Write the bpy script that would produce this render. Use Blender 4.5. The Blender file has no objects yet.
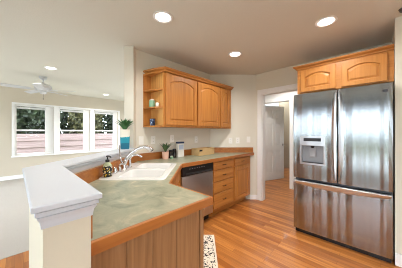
import bpy, bmesh, math, random
from mathutils import Vector, Matrix
random.seed(7)
SC = bpy.context.scene
COL = SC.collection
PI = math.pi

# ---------------------------------------------------------------- camera, world, exposure
YAW = math.radians(44.5)
CAM_Z = 1.305
cam_data = bpy.data.cameras.new('camera')
cam = bpy.data.objects.new('camera', cam_data)
COL.objects.link(cam)
cam.location = (0, 0, CAM_Z)
cam.rotation_euler = (PI / 2, 0, YAW)
cam_data.sensor_width = 36
cam_data.lens = 183 / 402 * 36
cam_data.shift_y = -1.5 / 402
cam_data.clip_start = 0.02
SC.camera = cam

SC.view_settings.view_transform = 'Standard'
SC.view_settings.look = 'None'
SC.view_settings.gamma = 1
SC.view_settings.exposure = 0.0
SC.cycles.use_denoising = True
SC.cycles.filter_width = 1.0
SC.cycles.sample_clamp_indirect = 6.0
SC.cycles.max_bounces = 10
SC.cycles.diffuse_bounces = 6

SKY = 8.6
world = bpy.data.worlds.new('sky')
SC.world = world
world.use_nodes = True
wn = world.node_tree
wn.nodes.clear()
wo = wn.nodes.new('ShaderNodeOutputWorld')
wb = wn.nodes.new('ShaderNodeBackground')
wb.inputs[0].default_value = (0.84, 0.95, 1.05, 1)
wb.inputs[1].default_value = SKY
wn.links.new(wb.outputs[0], wo.inputs[0])

def portal(name, loc, rot, sx, sy):
    l = bpy.data.lights.new(name, 'AREA')
    l.shape = 'RECTANGLE'; l.size = sx; l.size_y = sy
    l.cycles.is_portal = True
    o = bpy.data.objects.new(name, l)
    o.location = loc; o.rotation_euler = rot
    COL.objects.link(o)
# sky portals at added unseen glazing and at the living room windows
portal('added_rear_daylight', (-0.8, -2.62, 1.1), (PI / 2, 0, PI), 1.4, 2.0)
portal('added_dining_daylight', (1.5, -2.62, 1.1), (PI / 2, 0, PI), 2.0, 2.0)
portal('added_side_daylight', (2.62, 0.95, 1.5), (0, PI / 2, 0), 1.2, 0.9)
portal('window_daylight', (-7.32, 1.35, 1.38), (0, -PI / 2, 0), 1.4, 2.8)
portal('added_far_daylight', (-4.9, 4.27, 1.1), (PI / 2, 0, 0), 3.2, 2.0)
portal('added_lounge_daylight', (-5.1, -2.62, 1.1), (PI / 2, 0, PI), 3.2, 2.0)

CAN_POWER = 10.0

# ---------------------------------------------------------------- helpers
F2 = Vector((-math.sin(YAW), math.cos(YAW)))
R2 = Vector((math.cos(YAW), math.sin(YAW)))
def D(d, l):
    """point in the diagonal frame of the corner sink: d along it, l across it"""
    p = F2 * d + R2 * l
    return (p.x, p.y)

def bmnew(): return bmesh.new()

def box(bm, x0, x1, y0, y1, z0, z1, bev=0, seg=1):
    vs = [bm.verts.new((x, y, z)) for x in (x0, x1) for y in (y0, y1) for z in (z0, z1)]
    f = [(0, 1, 3, 2), (4, 6, 7, 5), (0, 4, 5, 1), (2, 3, 7, 6), (0, 2, 6, 4), (1, 5, 7, 3)]
    fs = [bm.faces.new([vs[i] for i in q]) for q in f]
    if bev:
        es = list({e for q in fs for e in q.edges})
        bmesh.ops.bevel(bm, geom=es, offset=bev, segments=seg, affect='EDGES', profile=0.5)
    return fs

def prism(bm, pts, z0, z1, bev=0, seg=1):
    a = [bm.verts.new((p[0], p[1], z0)) for p in pts]
    b = [bm.verts.new((p[0], p[1], z1)) for p in pts]
    n = len(pts)
    fs = [bm.faces.new(a[::-1]), bm.faces.new(b)]
    for i in range(n):
        j = (i + 1) % n
        fs.append(bm.faces.new((a[i], a[j], b[j], b[i])))
    if bev:
        es = list({e for q in fs for e in q.edges})
        bmesh.ops.bevel(bm, geom=es, offset=bev, segments=seg, affect='EDGES', profile=0.5)
    return fs

def mapped(bm_fn, M):
    """build in a local frame, then move by M"""
    bm = bmesh.new(); bm_fn(bm); bmesh.ops.transform(bm, matrix=M, verts=bm.verts)
    return bm

def join(bm, other):
    me = bpy.data.meshes.new('tmp'); other.to_mesh(me); other.free()
    bm.from_mesh(me); bpy.data.meshes.remove(me)

def lathe(bm, prof, c=(0, 0, 0), n=24, cap0=True, cap1=True):
    rings = []
    for r, z in prof:
        rings.append([bm.verts.new((c[0] + r * math.cos(2 * PI * i / n), c[1] + r * math.sin(2 * PI * i / n), c[2] + z)) for i in range(n)])
    for a, b in zip(rings, rings[1:]):
        for i in range(n):
            j = (i + 1) % n
            bm.faces.new((a[i], a[j], b[j], b[i]))
    if cap0: bm.faces.new(rings[0][::-1])
    if cap1: bm.faces.new(rings[-1])

def tube(bm, pts, r, n=12, caps=True):
    pts = [Vector(p) for p in pts]
    rs = r if isinstance(r, (list, tuple)) else [r] * len(pts)
    up = Vector((0, 0, 1)); rings = []
    prev = None
    for i, p in enumerate(pts):
        t = (pts[min(i + 1, len(pts) - 1)] - pts[max(i - 1, 0)]).normalized()
        if prev is None:
            a = t.cross(up)
            if a.length < 1e-3: a = t.cross(Vector((1, 0, 0)))
        else:
            a = prev - t * prev.dot(t)
        a.normalize(); b = t.cross(a); prev = a
        rings.append([bm.verts.new(p + (a * math.cos(2 * PI * k / n) + b * math.sin(2 * PI * k / n)) * rs[i]) for k in range(n)])
    for a, b in zip(rings, rings[1:]):
        for k in range(n):
            j = (k + 1) % n
            bm.faces.new((a[k], a[j], b[j], b[k]))
    if caps:
        bm.faces.new(rings[0][::-1]); bm.faces.new(rings[-1])

def smooth_path(pts, n=8):
    P = [Vector(p) for p in pts]; P = [P[0] * 2 - P[1]] + P + [P[-1] * 2 - P[-2]]
    out = []
    for i in range(1, len(P) - 2):
        a, b, c, d = P[i - 1:i + 3]
        for k in range(n):
            t = k / n
            out.append(0.5 * ((2 * b) + (c - a) * t + (2 * a - 5 * b + 4 * c - d) * t * t + (3 * b - a - 3 * c + d) * t ** 3))
    out.append(P[-2])
    return out

def wpos(o):
    v = Vector((0, 0, 0))
    while o: v += o.location; o = o.parent
    return v

def obj(name, bm, m, parent=None, smooth=False, label=None):
    """link a bmesh given in world coordinates as ONE mesh object"""
    bmesh.ops.recalc_face_normals(bm, faces=bm.faces)
    if parent is not None:
        bmesh.ops.translate(bm, vec=-wpos(parent), verts=bm.verts)
    me = bpy.data.meshes.new(name); bm.to_mesh(me); bm.free()
    ms = m if isinstance(m, (list, tuple)) else [m]
    for q in ms: me.materials.append(q)
    if smooth:
        for p in me.polygons: p.use_smooth = True
        try: me.set_sharp_from_angle(angle=math.radians(35))
        except Exception: pass
    o = bpy.data.objects.new(name, me); COL.objects.link(o)
    if parent is not None: o.parent = parent
    if label: o['label'] = label
    return o

def tag(o, label, cat, group=None):
    o['label'] = label; o['category'] = cat
    if group: o['group'] = group
    return o

def thing(name, label, cat, loc, group=None):
    o = bpy.data.objects.new(name, None); COL.objects.link(o)
    o.location = loc; o.empty_display_size = 0.05
    return tag(o, label, cat, group)

def struct(name, bm, m, parent=None):
    o = obj(name, bm, m, parent)
    if parent is None: o['kind'] = 'structure'
    return o

def copy_tree(o, parent=None):
    c = o.copy(); COL.objects.link(c)
    if parent: c.parent = parent
    for ch in list(o.children): copy_tree(ch, c)
    return c

# ---------------------------------------------------------------- materials
def srgb(r, g, b):
    f = lambda v: (v / 255 / 12.92) if v / 255 <= 0.04045 else ((v / 255 + 0.055) / 1.055) ** 2.4
    return (f(r), f(g), f(b), 1)

def mat(name, col, rough=0.5, metal=0.0, bump=None, coat=0, spec=0.5):
    m = bpy.data.materials.new(name); m.use_nodes = True
    nt = m.node_tree; b = nt.nodes['Principled BSDF']
    b.inputs['Base Color'].default_value = col
    b.inputs['Roughness'].default_value = rough
    b.inputs['Metallic'].default_value = metal
    b.inputs['Specular IOR Level'].default_value = spec
    b.inputs['Coat Weight'].default_value = coat
    tc = nt.nodes.new('ShaderNodeTexCoord')
    n = nt.nodes.new('ShaderNodeTexNoise')
    nt.links.new(tc.outputs['Object'], n.inputs['Vector'])
    if bump:
        n.inputs['Scale'].default_value = bump[0]
        n.inputs['Detail'].default_value = 4
        bp = nt.nodes.new('ShaderNodeBump'); bp.inputs['Strength'].default_value = bump[1]
        bp.inputs['Distance'].default_value = bump[2]
        nt.links.new(n.outputs['Fac'], bp.inputs['Height'])
        nt.links.new(bp.outputs['Normal'], b.inputs['Normal'])
    else:
        n.inputs['Scale'].default_value = 12
        mr = nt.nodes.new('ShaderNodeMapRange')
        mr.inputs['To Min'].default_value = max(0, rough - 0.04); mr.inputs['To Max'].default_value = min(1, rough + 0.04)
        nt.links.new(n.outputs['Fac'], mr.inputs['Value'])
        nt.links.new(mr.outputs['Result'], b.inputs['Roughness'])
    return m

def ramp(nt, stops):
    r = nt.nodes.new('ShaderNodeValToRGB')
    e = r.color_ramp.elements
    while len(e) < len(stops): e.new(0.5)
    for k, (p, c) in enumerate(stops): e[k].position = p; e[k].color = c
    return r

def wood(name, dark, light, axis='Z', rough=0.38, fine=1.0, boards=None):
    m = mat(name, light, rough); nt = m.node_tree; b = nt.nodes['Principled BSDF']
    tc = nt.nodes.new('ShaderNodeTexCoord'); mp = nt.nodes.new('ShaderNodeMapping')
    s = {'Z': (28, 28, 1.3), 'X': (1.3, 28, 28), 'Y': (28, 1.3, 28)}[axis]
    mp.inputs['Scale'].default_value = [q * fine for q in s]
    nt.links.new(tc.outputs['Object'], mp.inputs['Vector'])
    n = nt.nodes.new('ShaderNodeTexNoise'); n.inputs['Scale'].default_value = 1.0
    n.inputs['Detail'].default_value = 5; n.inputs['Distortion'].default_value = 0.6
    nt.links.new(mp.outputs['Vector'], n.inputs['Vector'])
    r = ramp(nt, [(0.32, dark), (0.5, [(a + c) / 2 for a, c in zip(dark, light)]), (0.66, light)])
    nt.links.new(n.outputs['Fac'], r.inputs['Fac'])
    nt.links.new(r.outputs['Color'], b.inputs['Base Color'])
    return m

M = {}
M['wall'] = mat('cream_wall_paint', srgb(222, 217, 203), 0.85, bump=(60, 0.15, 0.004))
M['wall_tan'] = mat('tan_wall_paint', srgb(205, 195, 178), 0.85, bump=(60, 0.15, 0.004))
M['ceiling'] = mat('ceiling_texture', srgb(213, 209, 197), 0.95, bump=(90, 0.35, 0.004))
M['wall_cream'] = mat('half_wall_paint', srgb(210, 203, 184), 0.85, bump=(60, 0.3, 0.004))
M['fan'] = mat('fan_enamel', srgb(204, 204, 206), 0.5)
M['rear_dark'] = mat('dark_rear_reflection', srgb(84, 80, 76), 0.85, bump=(60, 0.15, 0.004))  # unseen rear wall made dark so the fridge reflects dark bands
M['white'] = mat('white_trim_paint', srgb(240, 240, 240), 0.45)
M['capwhite'] = mat('ledge_paint', srgb(198, 203, 211), 0.5)
M['door'] = mat('door_paint', srgb(228, 226, 224), 0.5)
M['oak'] = wood('honey_oak', srgb(172, 110, 50), srgb(194, 132, 66), 'Z')
M['oakx'] = wood('honey_oak_rail', srgb(172, 110, 50), srgb(194, 132, 66), 'X')
M['oaky'] = wood('honey_oak_cross', srgb(172, 110, 50), srgb(194, 132, 66), 'Y')
M['oakpale'] = wood('pale_oak_shelf', srgb(196, 138, 70), srgb(216, 162, 92), 'Z')
M['edge'] = wood('oak_edge_band', srgb(152, 90, 40), srgb(178, 112, 52), 'Y')
M['panel'] = wood('end_panel_oak', srgb(138, 98, 62), srgb(162, 120, 80), 'Z', 0.5, 1.9)
M['chrome'] = mat('chrome', (0.72, 0.72, 0.74, 1), 0.14, 1.0)
M['steel_dark'] = mat('dark_grey_metal', srgb(70, 72, 76), 0.4, 0.8)
M['bronze'] = mat('dark_bronze', srgb(88, 62, 40), 0.4, 0.6)
M['pantry'] = mat('pantry_paint', srgb(168, 150, 124), 0.9)
M['black'] = mat('black_plastic', srgb(22, 22, 24), 0.35)
M['dgrey'] = mat('dark_grey_plastic', srgb(70, 70, 74), 0.45)
M['grey'] = mat('grey_plastic', srgb(150, 152, 156), 0.4)
M['sink'] = mat('white_enamel', srgb(230, 230, 228), 0.22, coat=0.3)
M['plate'] = mat('white_plastic', srgb(240, 238, 232), 0.4)
M['carpet'] = mat('beige_carpet', srgb(188, 181, 173), 1.0, bump=(220, 0.9, 0.01))
M['leaf'] = mat('plant_leaf', srgb(60, 110, 62), 0.5)
M['leaf2'] = mat('succulent_leaf', srgb(78, 106, 66), 0.5)
M['pink'] = mat('blush_ceramic', srgb(232, 190, 172), 0.5)
M['soil'] = mat('soil', srgb(60, 45, 32), 0.95, bump=(80, 0.8, 0.01))
M['dark_glass'] = mat('dark_brown_glass', srgb(30, 24, 20), 0.12)
M['wicker'] = mat('woven_seagrass', srgb(214, 182, 130), 0.8, bump=(120, 0.9, 0.01))
M['green_glaze'] = mat('green_glaze', srgb(132, 172, 140), 0.35)
M['cream_cer'] = mat('cream_ceramic', srgb(236, 232, 220), 0.4)
M['ground'] = mat('garden_ground', srgb(110, 110, 80), 1.0, bump=(30, 1, 0.05))
M['bark'] = mat('bark', srgb(70, 56, 44), 0.95, bump=(30, 1, 0.03))
M['fence'] = wood('weathered_fence', srgb(132, 112, 108), srgb(160, 140, 136), 'Y', 0.8)

def emit(name, col, s):
    m = bpy.data.materials.new(name); m.use_nodes = True; nt = m.node_tree
    b = nt.nodes['Principled BSDF']
    b.inputs['Base Color'].default_value = (0.9, 0.9, 0.9, 1)
    b.inputs['Emission Color'].default_value = col; b.inputs['Emission Strength'].default_value = s
    return m
M['lamp'] = emit('lamp_lens', (1, 0.93, 0.82, 1), 6.0)

def glass_mat():
    m = bpy.data.materials.new('window_glass'); m.use_nodes = True; nt = m.node_tree
    nt.nodes.clear()
    o = nt.nodes.new('ShaderNodeOutputMaterial'); mx = nt.nodes.new('ShaderNodeMixShader')
    t = nt.nodes.new('ShaderNodeBsdfTransparent'); g = nt.nodes.new('ShaderNodeBsdfGlossy')
    g.inputs['Roughness'].default_value = 0.0
    fr = nt.nodes.new('ShaderNodeFresnel'); fr.inputs['IOR'].default_value = 1.12
    nt.links.new(fr.outputs[0], mx.inputs[0]); nt.links.new(t.outputs[0], mx.inputs[1]); nt.links.new(g.outputs[0], mx.inputs[2])
    nt.links.new(mx.outputs[0], o.inputs[0])
    return m
M['glass'] = glass_mat()

def floor_mat():
    m = mat('oak_strip_floor', srgb(196, 132, 78), 0.3, coat=0.15); nt = m.node_tree; b = nt.nodes['Principled BSDF']
    tc = nt.nodes.new('ShaderNodeTexCoord')
    br = nt.nodes.new('ShaderNodeTexBrick')
    br.inputs['Scale'].default_value = 1.0
    br.inputs['Brick Width'].default_value = 0.85; br.inputs['Row Height'].default_value = 0.062
    br.inputs['Mortar Size'].default_value = 0.0012; br.inputs['Mortar Smooth'].default_value = 0.3
    br.offset = 0.37; br.offset_frequency = 3
    br.inputs['Color1'].default_value = srgb(200, 132, 66); br.inputs['Color2'].default_value = srgb(150, 84, 34)
    br.inputs['Mortar'].default_value = srgb(120, 70, 34)
    br.inputs['Bias'].default_value = -0.15
    nt.links.new(tc.outputs['Object'], br.inputs['Vector'])
    mp = nt.nodes.new('ShaderNodeMapping'); mp.inputs['Scale'].default_value = (2.0, 34, 1)
    nt.links.new(tc.outputs['Object'], mp.inputs['Vector'])
    n = nt.nodes.new('ShaderNodeTexNoise'); n.inputs['Scale'].default_value = 1; n.inputs['Detail'].default_value = 5
    n.inputs['Distortion'].default_value = 0.5
    nt.links.new(mp.outputs['Vector'], n.inputs['Vector'])
    r = ramp(nt, [(0.3, (0.66, 0.60, 0.55, 1)), (0.62, (1.05, 1.05, 1.05, 1))])
    nt.links.new(n.outputs['Fac'], r.inputs['Fac'])
    mx = nt.nodes.new('ShaderNodeMix'); mx.data_type = 'RGBA'; mx.blend_type = 'MULTIPLY'
    mx.inputs[0].default_value = 0.8
    nt.links.new(br.outputs['Color'], mx.inputs[6]); nt.links.new(r.outputs['Color'], mx.inputs[7])
    nt.links.new(mx.outputs[2], b.inputs['Base Color'])
    return m
M['floor'] = floor_mat()

def laminate():
    m = mat('green_grey_laminate', srgb(150, 150, 120), 0.32); nt = m.node_tree; b = nt.nodes['Principled BSDF']
    tc = nt.nodes.new('ShaderNodeTexCoord')
    n = nt.nodes.new('ShaderNodeTexNoise'); n.inputs['Scale'].default_value = 7; n.inputs['Detail'].default_value = 7
    n.inputs['Roughness'].default_value = 0.62; n.inputs['Distortion'].default_value = 0.8
    nt.links.new(tc.outputs['Object'], n.inputs['Vector'])
    r = ramp(nt, [(0.34, srgb(116, 122, 104)), (0.47, srgb(142, 147, 126)), (0.57, srgb(156, 156, 134)), (0.70, srgb(186, 178, 150))])
    nt.links.new(n.outputs['Fac'], r.inputs['Fac'])
    nt.links.new(r.outputs['Color'], b.inputs['Base Color'])
    return m
M['laminate'] = laminate()

def steel(name, col, rough, sx, sz, strength, aniso=0):
    m = bpy.data.materials.new(name); m.use_nodes = True; nt = m.node_tree; b = nt.nodes['Principled BSDF']
    b.inputs['Base Color'].default_value = col; b.inputs['Metallic'].default_value = 1.0
    b.inputs['Roughness'].default_value = rough
    if aniso:
        b.inputs['Anisotropic'].default_value = aniso; b.inputs['Anisotropic Rotation'].default_value = 0.0
        tg = nt.nodes.new('ShaderNodeTangent'); tg.direction_type = 'RADIAL'; tg.axis = 'Z'
        nt.links.new(tg.outputs[0], b.inputs['Tangent'])
    tc = nt.nodes.new('ShaderNodeTexCoord'); mp = nt.nodes.new('ShaderNodeMapping')
    mp.inputs['Scale'].default_value = (sx, sx, sz)
    nt.links.new(tc.outputs['Object'], mp.inputs['Vector'])
    n = nt.nodes.new('ShaderNodeTexNoise'); n.inputs['Scale'].default_value = 1; n.inputs['Detail'].default_value = 1.5
    nt.links.new(mp.outputs['Vector'], n.inputs['Vector'])
    bp = nt.nodes.new('ShaderNodeBump'); bp.inputs['Strength'].default_value = strength; bp.inputs['Distance'].default_value = 0.05
    nt.links.new(n.outputs['Fac'], bp.inputs['Height'])
    nt.links.new(bp.outputs['Normal'], b.inputs['Normal'])
    return m
M['steel'] = steel('brushed_stainless', (0.36, 0.38, 0.395, 1), 0.25, 8.0, 0.06, 1.0, 1.0)
M['steel2'] = steel('satin_stainless', (0.62, 0.64, 0.67, 1), 0.32, 8.0, 0.5, 0.15)

# ---------------------------------------------------------------- the setting
H = 2.44
XW = -7.3                       # living room window wall
# floors
bm = bmnew(); box(bm, -2.78, 2.75, -2.75, 7.4, -0.1, 0.0); struct('floor', bm, M['floor'])
bm = bmnew(); box(bm, XW - 0.2, -2.78, -2.75, 4.4, -0.1, 0.004); box(bm, -2.78, 2.75, -2.75, -0.62, -0.099, 0.004); struct('carpet_floor', bm, M['carpet'])  # second box: unseen carpet added to cut orange bounce and reflections from the wood
# ceilings: flat over the kitchen, gently rising over the living room
bm = bmnew(); box(bm, -2.40, 2.75, -2.75, 7.4, H, H + 0.1); struct('ceiling', bm, M['ceiling'])
def sloped(bm, x0, z0, x1, z1, y0, y1, t):
    v = [bm.verts.new(p) for p in ((x0, y0, z0), (x1, y0, z1), (x1, y1, z1), (x0, y1, z0), (x0, y0, z0 + t), (x1, y0, z1 + t), (x1, y1, z1 + t), (x0, y1, z0 + t))]
    for q in ((0, 1, 2, 3), (7, 6, 5, 4), (0, 4, 5, 1), (1, 5, 6, 2), (2, 6, 7, 3), (3, 7, 4, 0)): bm.faces.new([v[i] for i in q])
bm = bmnew(); sloped(bm, -2.40, H, XW - 0.2, 2.56, -2.75, 4.4, 0.1); struct('living_ceiling', bm, M['ceiling'])

# kitchen wall with the short diagonal stub that ends the half wall
LK, LL = -0.885, -1.007         # kitchen and living faces of the diagonal wall
bm = bmnew()
prism(bm, [D(2.40, LK), (-2.38, 1.159), (-2.38, 2.68), (-2.50, 2.80), (-2.50, D(2.542, LL)[1]), D(2.40, LL)], 0, H - 0.001)
struct('wall_left', bm, M['wall'])
bm = bmnew(); prism(bm, [(-2.38, 2.68), (-1.75, 3.31), (-1.75, 3.43), (-1.87, 3.43), (-2.50, 2.80)], 0, H - 0.001)
struct('wall_angled', bm, M['wall'])
# fridge wall with cased opening to the hall
YB = 3.31
OX0, OX1, OH = -1.625, -0.80, 2.04
bm = bmnew()
box(bm, -1.75, OX0, YB, YB + 0.12, 0, H - 0.001); box(bm, OX1, 0.215, YB, YB + 0.12, 0, H - 0.001)
box(bm, OX0, OX1, YB, YB + 0.12, OH, H - 0.001)
struct('wall_back', bm, M['wall'])
bm = bmnew()
box(bm, 0.10, 2.75, 2.645, 2.77, 0, H - 0.001); box(bm, 0.10, 0.215, 2.77, YB, 0, H - 0.001)
struct('wall_right', bm, M['wall'])
# enclosing walls behind the viewpoint, with glazed doors added to let in daylight
bm = bmnew()
for x0, x1, z0, z1 in ((XW - .2, -6.7, 0, 2.6), (-3.5, -1.5, 0, 2.6), (-0.1, 0.5, 0, 2.6), (2.5, 2.75, 0, 2.6), (-6.7, -3.5, 2.1, 2.6), (-1.5, -0.1, 2.1, 2.6), (0.5, 2.5, 2.1, 2.6)):
    box(bm, x0, x1, -2.75, -2.62, z0, z1)
struct('wall_rear', bm, M['rear_dark'])
bm = bmnew()
for y0, y1, z0, z1 in ((-2.62, 0.5, 0, H), (1.4, 2.645, 0, H), (0.5, 1.4, 0, 0.9), (0.5, 1.4, 2.1, H)):
    box(bm, 2.62, 2.75, y0, y1, z0, z1)
struct('wall_side', bm, M['wall'])
def pane_frame(bm, axis, c, a0, a1, z0, z1, w=0.06, t=0.05, bars=()):
    def b(p0, p1, q0, q1):
        if axis == 'Y': box(bm, p0, p1, c - t / 2, c + t / 2, q0, q1)
        else: box(bm, c - t / 2, c + t / 2, p0, p1, q0, q1)
    b(a0, a1, z0, z0 + w); b(a0, a1, z1 - w, z1)
    b(a0, a0 + w, z0 + w, z1 - w); b(a1 - w, a1, z0 + w, z1 - w)
    for q in bars: b(q - w / 2, q + w / 2, z0 + w, z1 - w)
def glazed(name, axis, c, a0, a1, z0, z1, bars=()):
    bm = bmnew(); pane_frame(bm, axis, c, a0, a1, z0, z1, bars=bars)
    o = struct(name, bm, M['white'])
    bm = bmnew()
    if axis == 'Y': box(bm, a0 + .06, a1 - .06, c - .004, c + .004, z0 + .06, z1 - .06)
    else: box(bm, c - .004, c + .004, a0 + .06, a1 - .06, z0 + .06, z1 - .06)
    obj('pane', bm, M['glass'], o)
glazed('added_door_3', 'Y', -2.69, -1.5, -0.1, 0, 2.1, (-0.95,))  # added out of view, placed to line up bright streaks on the fridge
glazed('added_door_4', 'Y', -2.69, 0.5, 2.5, 0, 2.1, (1.5,))  # unseen glazing added for more daylight in the kitchen
glazed('added_door_5', 'Y', -2.69, -6.7, -3.5, 0, 2.1, (-5.1,))  # unseen glazing added to light the living room from the rear
glazed('window_4', 'X', 2.69, 0.5, 1.4, 0.9, 2.1, (0.95,))  # unseen window added to bring in daylight from the side

# living room window wall
WZ0, WZ1 = 0.655, 2.10
holes = [(0.0, 0.86), (0.975, 1.86), (1.975, 2.82)]
bm = bmnew()
box(bm, XW - 0.2, XW, -2.62, holes[0][0], 0, 2.56)
for (a, b_), (c, d_) in zip(holes, holes[1:]): box(bm, XW - 0.2, XW, b_, c, WZ0, WZ1)
box(bm, XW - 0.2, XW, holes[-1][1], 4.4, 0, 2.56)
box(bm, XW - 0.2, XW, holes[0][0], holes[-1][1], 0, WZ0); box(bm, XW - 0.2, XW, holes[0][0], holes[-1][1], WZ1, 2.56)
struct('wall_window', bm, M['wall_tan'])
bm = bmnew()
for x0, x1, z0, z1 in ((XW, -6.5, 0, 2.56), (-3.3, -2.5, 0, 2.56), (-6.5, -3.3, 2.1, 2.56)): box(bm, x0, x1, 4.28, 4.4, z0, z1)
glazed('added_door_6', 'Y', 4.34, -6.5, -3.3, 0, 2.1, (-4.9,))  # glazing added out of view to brighten the living room
struct('wall_living', bm, M['wall_tan'])
# casing round the triple window
bm = bmnew()
x0, x1 = XW + 0.001, XW + 0.022
box(bm, x0, x1, -0.06, 2.88, WZ1, WZ1 + 0.05); box(bm, x0, x1 + .02, -0.07, 2.89, WZ0 - 0.045, WZ0)
box(bm, x0, x1, -0.06, 0.0, WZ0, WZ1); box(bm, x0, x1, 2.82, 2.88, WZ0, WZ1)
box(bm, x0, x1, 0.86, 0.975, WZ0, WZ1); box(bm, x0, x1, 1.86, 1.975, WZ0, WZ1)
struct('trim_2', bm, M['white'])
glassY = [(0.035, 0.655), (1.02, 1.67), (2.03, 2.665)]
for i, ((h0, h1), (g0, g1)) in enumerate(zip(holes, glassY)):
    bm = bmnew(); xf = XW - 0.06
    box(bm, xf - .06, xf, h0 + .001, g0, WZ0 + .001, WZ1 - .001); box(bm, xf - .06, xf, g1, h1 - .001, WZ0 + .001, WZ1 - .001)
    box(bm, xf - .06, xf, g0, g1, WZ0 + .001, 0.70); box(bm, xf - .06, xf, g0, g1, 2.06, WZ1 - .001)
    o = struct('window_%d' % (i + 1), bm, M['white'])
    bm = bmnew(); box(bm, xf - .045, xf - .01, g0, g1, 1.345, 1.395)
    obj('meeting_rail', bm, M['white'], o)
    bm = bmnew(); box(bm, xf - .034, xf - .028, g0, g1, 0.70, 1.345); obj('pane', bm, M['glass'], o)
    bm = bmnew(); box(bm, xf - .034, xf - .028, g0, g1, 1.395, 2.06); obj('pane', bm, M['glass'], o)
# raised blinds gathered at the window heads
for i, (g0, g1) in enumerate(glassY):
    lab = ['white slatted blind raised at the head of the window farthest from the faucet', 'white slatted blind raised at the head of the middle window',
           'white slatted blind raised at the head of the window beside the blue vase'][i]
    t = thing('window_blind', lab, 'blind', (XW - 0.03, (g0 + g1) / 2, 1.985), 'raised window blinds')
    bm = bmnew(); box(bm, XW - .055, XW - .015, g0 - .02, g1 + .02, 2.075, 2.098); obj('headrail', bm, M['white'], t)
    bm = bmnew()
    for k in range(7): box(bm, XW - .055, XW - .018, g0 - .012, g1 + .012, 1.985 + k * .008, 1.990 + k * .008)
    obj('slat_stack', bm, M['white'], t)
    for q in (g0 + .08, g1 - .08):
        bm = bmnew(); tube(bm, [(XW - .035, q, 1.99), (XW - .035, q, 2.08)], .002, 6); obj('cord', bm, M['white'], t)

# baseboards
bm = bmnew(); box(bm, XW + .001, XW + .018, -2.62, 4.28, 0.004, 0.11); struct('baseboard_window', bm, M['white'])
bm = bmnew(); box(bm, 0.10, 2.62, 2.628, 2.644, 0, 0.115); box(bm, 0.10, 2.62, 2.622, 2.644, 0.0, 0.02); struct('baseboard_right', bm, M['white'])
bm = bmnew(); prism(bm, [(-1.828, 3.230), (-1.752, 3.306), (-1.742, 3.309), (-1.712, 3.309), (-1.712, 3.292), (-1.742, 3.292), (-1.816, 3.218)], 0, 0.085); struct('baseboard_angled', bm, M['white'])

# cased opening (1) and the hall behind it with a second doorway
def casing(bm, x0, x1, y, z, w, t, side=-1):
    ya, yb = (y - t, y - .0005) if side < 0 else (y + .0005, y + t)
    box(bm, x0 - w, x0 + .004, ya, yb, 0, z, 0.004); box(bm, x1 - .004, x1 + w, ya, yb, 0, z, 0.004)
    box(bm, x0 - w, x1 + w, ya, yb, z, z + w, 0.004)
bm = bmnew()
casing(bm, OX0, OX1, YB, OH, 0.082, 0.018)
box(bm, OX0, OX0 + .015, YB, YB + .12, 0, OH); box(bm, OX1 - .015, OX1, YB, YB + .12, 0, OH); box(bm, OX0 + .015, OX1 - .015, YB, YB + .12, OH - .012, OH)
struct('trim_3', bm, M['white'])
Y2 = 4.48; PX0, PX1 = -2.27, -1.50
bm = bmnew()
box(bm, -2.75, PX0, Y2, Y2 + .12, 0, H - .001); box(bm, PX1, 0.215, Y2, Y2 + .12, 0, H - .001); box(bm, PX0, PX1, Y2, Y2 + .12, 2.06, H - .001)
struct('wall_hall', bm, M['white'])
bm = bmnew(); box(bm, -2.87, -2.75, YB + .12, 7.4, 0, H - .001); struct('wall_hall_end', bm, M['white'])
bm = bmnew(); box(bm, 0.10, 0.215, YB + .12, 7.4, 0, H - .001); struct('wall_pantry_side', bm, M['pantry'])
bm = bmnew(); box(bm, -2.75, 0.10, 7.0, 7.12, 0, H - .001); struct('wall_pantry_back', bm, M['pantry'])
bm = bmnew()
casing(bm, PX0, PX1, Y2, 2.055, 0.07, 0.016)
box(bm, PX0, PX0 + .015, Y2, Y2 + .12, 0, 2.055); box(bm, PX1 - .015, PX1, Y2, Y2 + .12, 0, 2.055); box(bm, PX0 + .015, PX1 - .015, Y2, Y2 + .12, 2.045, 2.055)
struct('trim_4', bm, M['white'])
# pantry partition carrying the shelves
bm = bmnew(); box(bm, -1.42, -1.36, Y2 + .12, 7.0, 0, H - .001); struct('wall_pantry', bm, M['pantry'])

# half wall and its moulded ledge
def foot(o, dend=2.398):
    a = LK + o; b = LL - o
    d1 = (0.182 + o - R2.y * a) / F2.y; d2 = (0.058 - o - R2.y * b) / F2.y
    return [(-0.705 + o, 0.058 - o), (-0.705 + o, 0.182 + o), D(d1, a), D(dend, a), D(dend, b), D(d2, b)]
bm = bmnew(); prism(bm, foot(0, 2.399), 0, 1.03); struct('wall_half', bm, M['wall_cream'])
bm = bmnew()
lv = [(.0005, 1.022), (.005, 1.024), (.005, 1.030), (.008, 1.046), (.0145, 1.058), (.0145, 1.0605), (.0105, 1.0615), (.0105, 1.065), (.019, 1.0655), (.019, 1.0775), (.0135, 1.0785), (.0135, 1.0815), (.0275, 1.082), (.0275, 1.0965), (.024, 1.100)]
rings = [[bm.verts.new((p[0], p[1], z)) for p in foot(o)] for o, z in lv]
for a, b in zip(rings, rings[1:]):
    for i in range(6): bm.faces.new((a[i], a[(i + 1) % 6], b[(i + 1) % 6], b[i]))
bm.faces.new(rings[-1]); bm.faces.new(rings[0][::-1])
struct('trim_1', bm, M['capwhite'])

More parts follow.
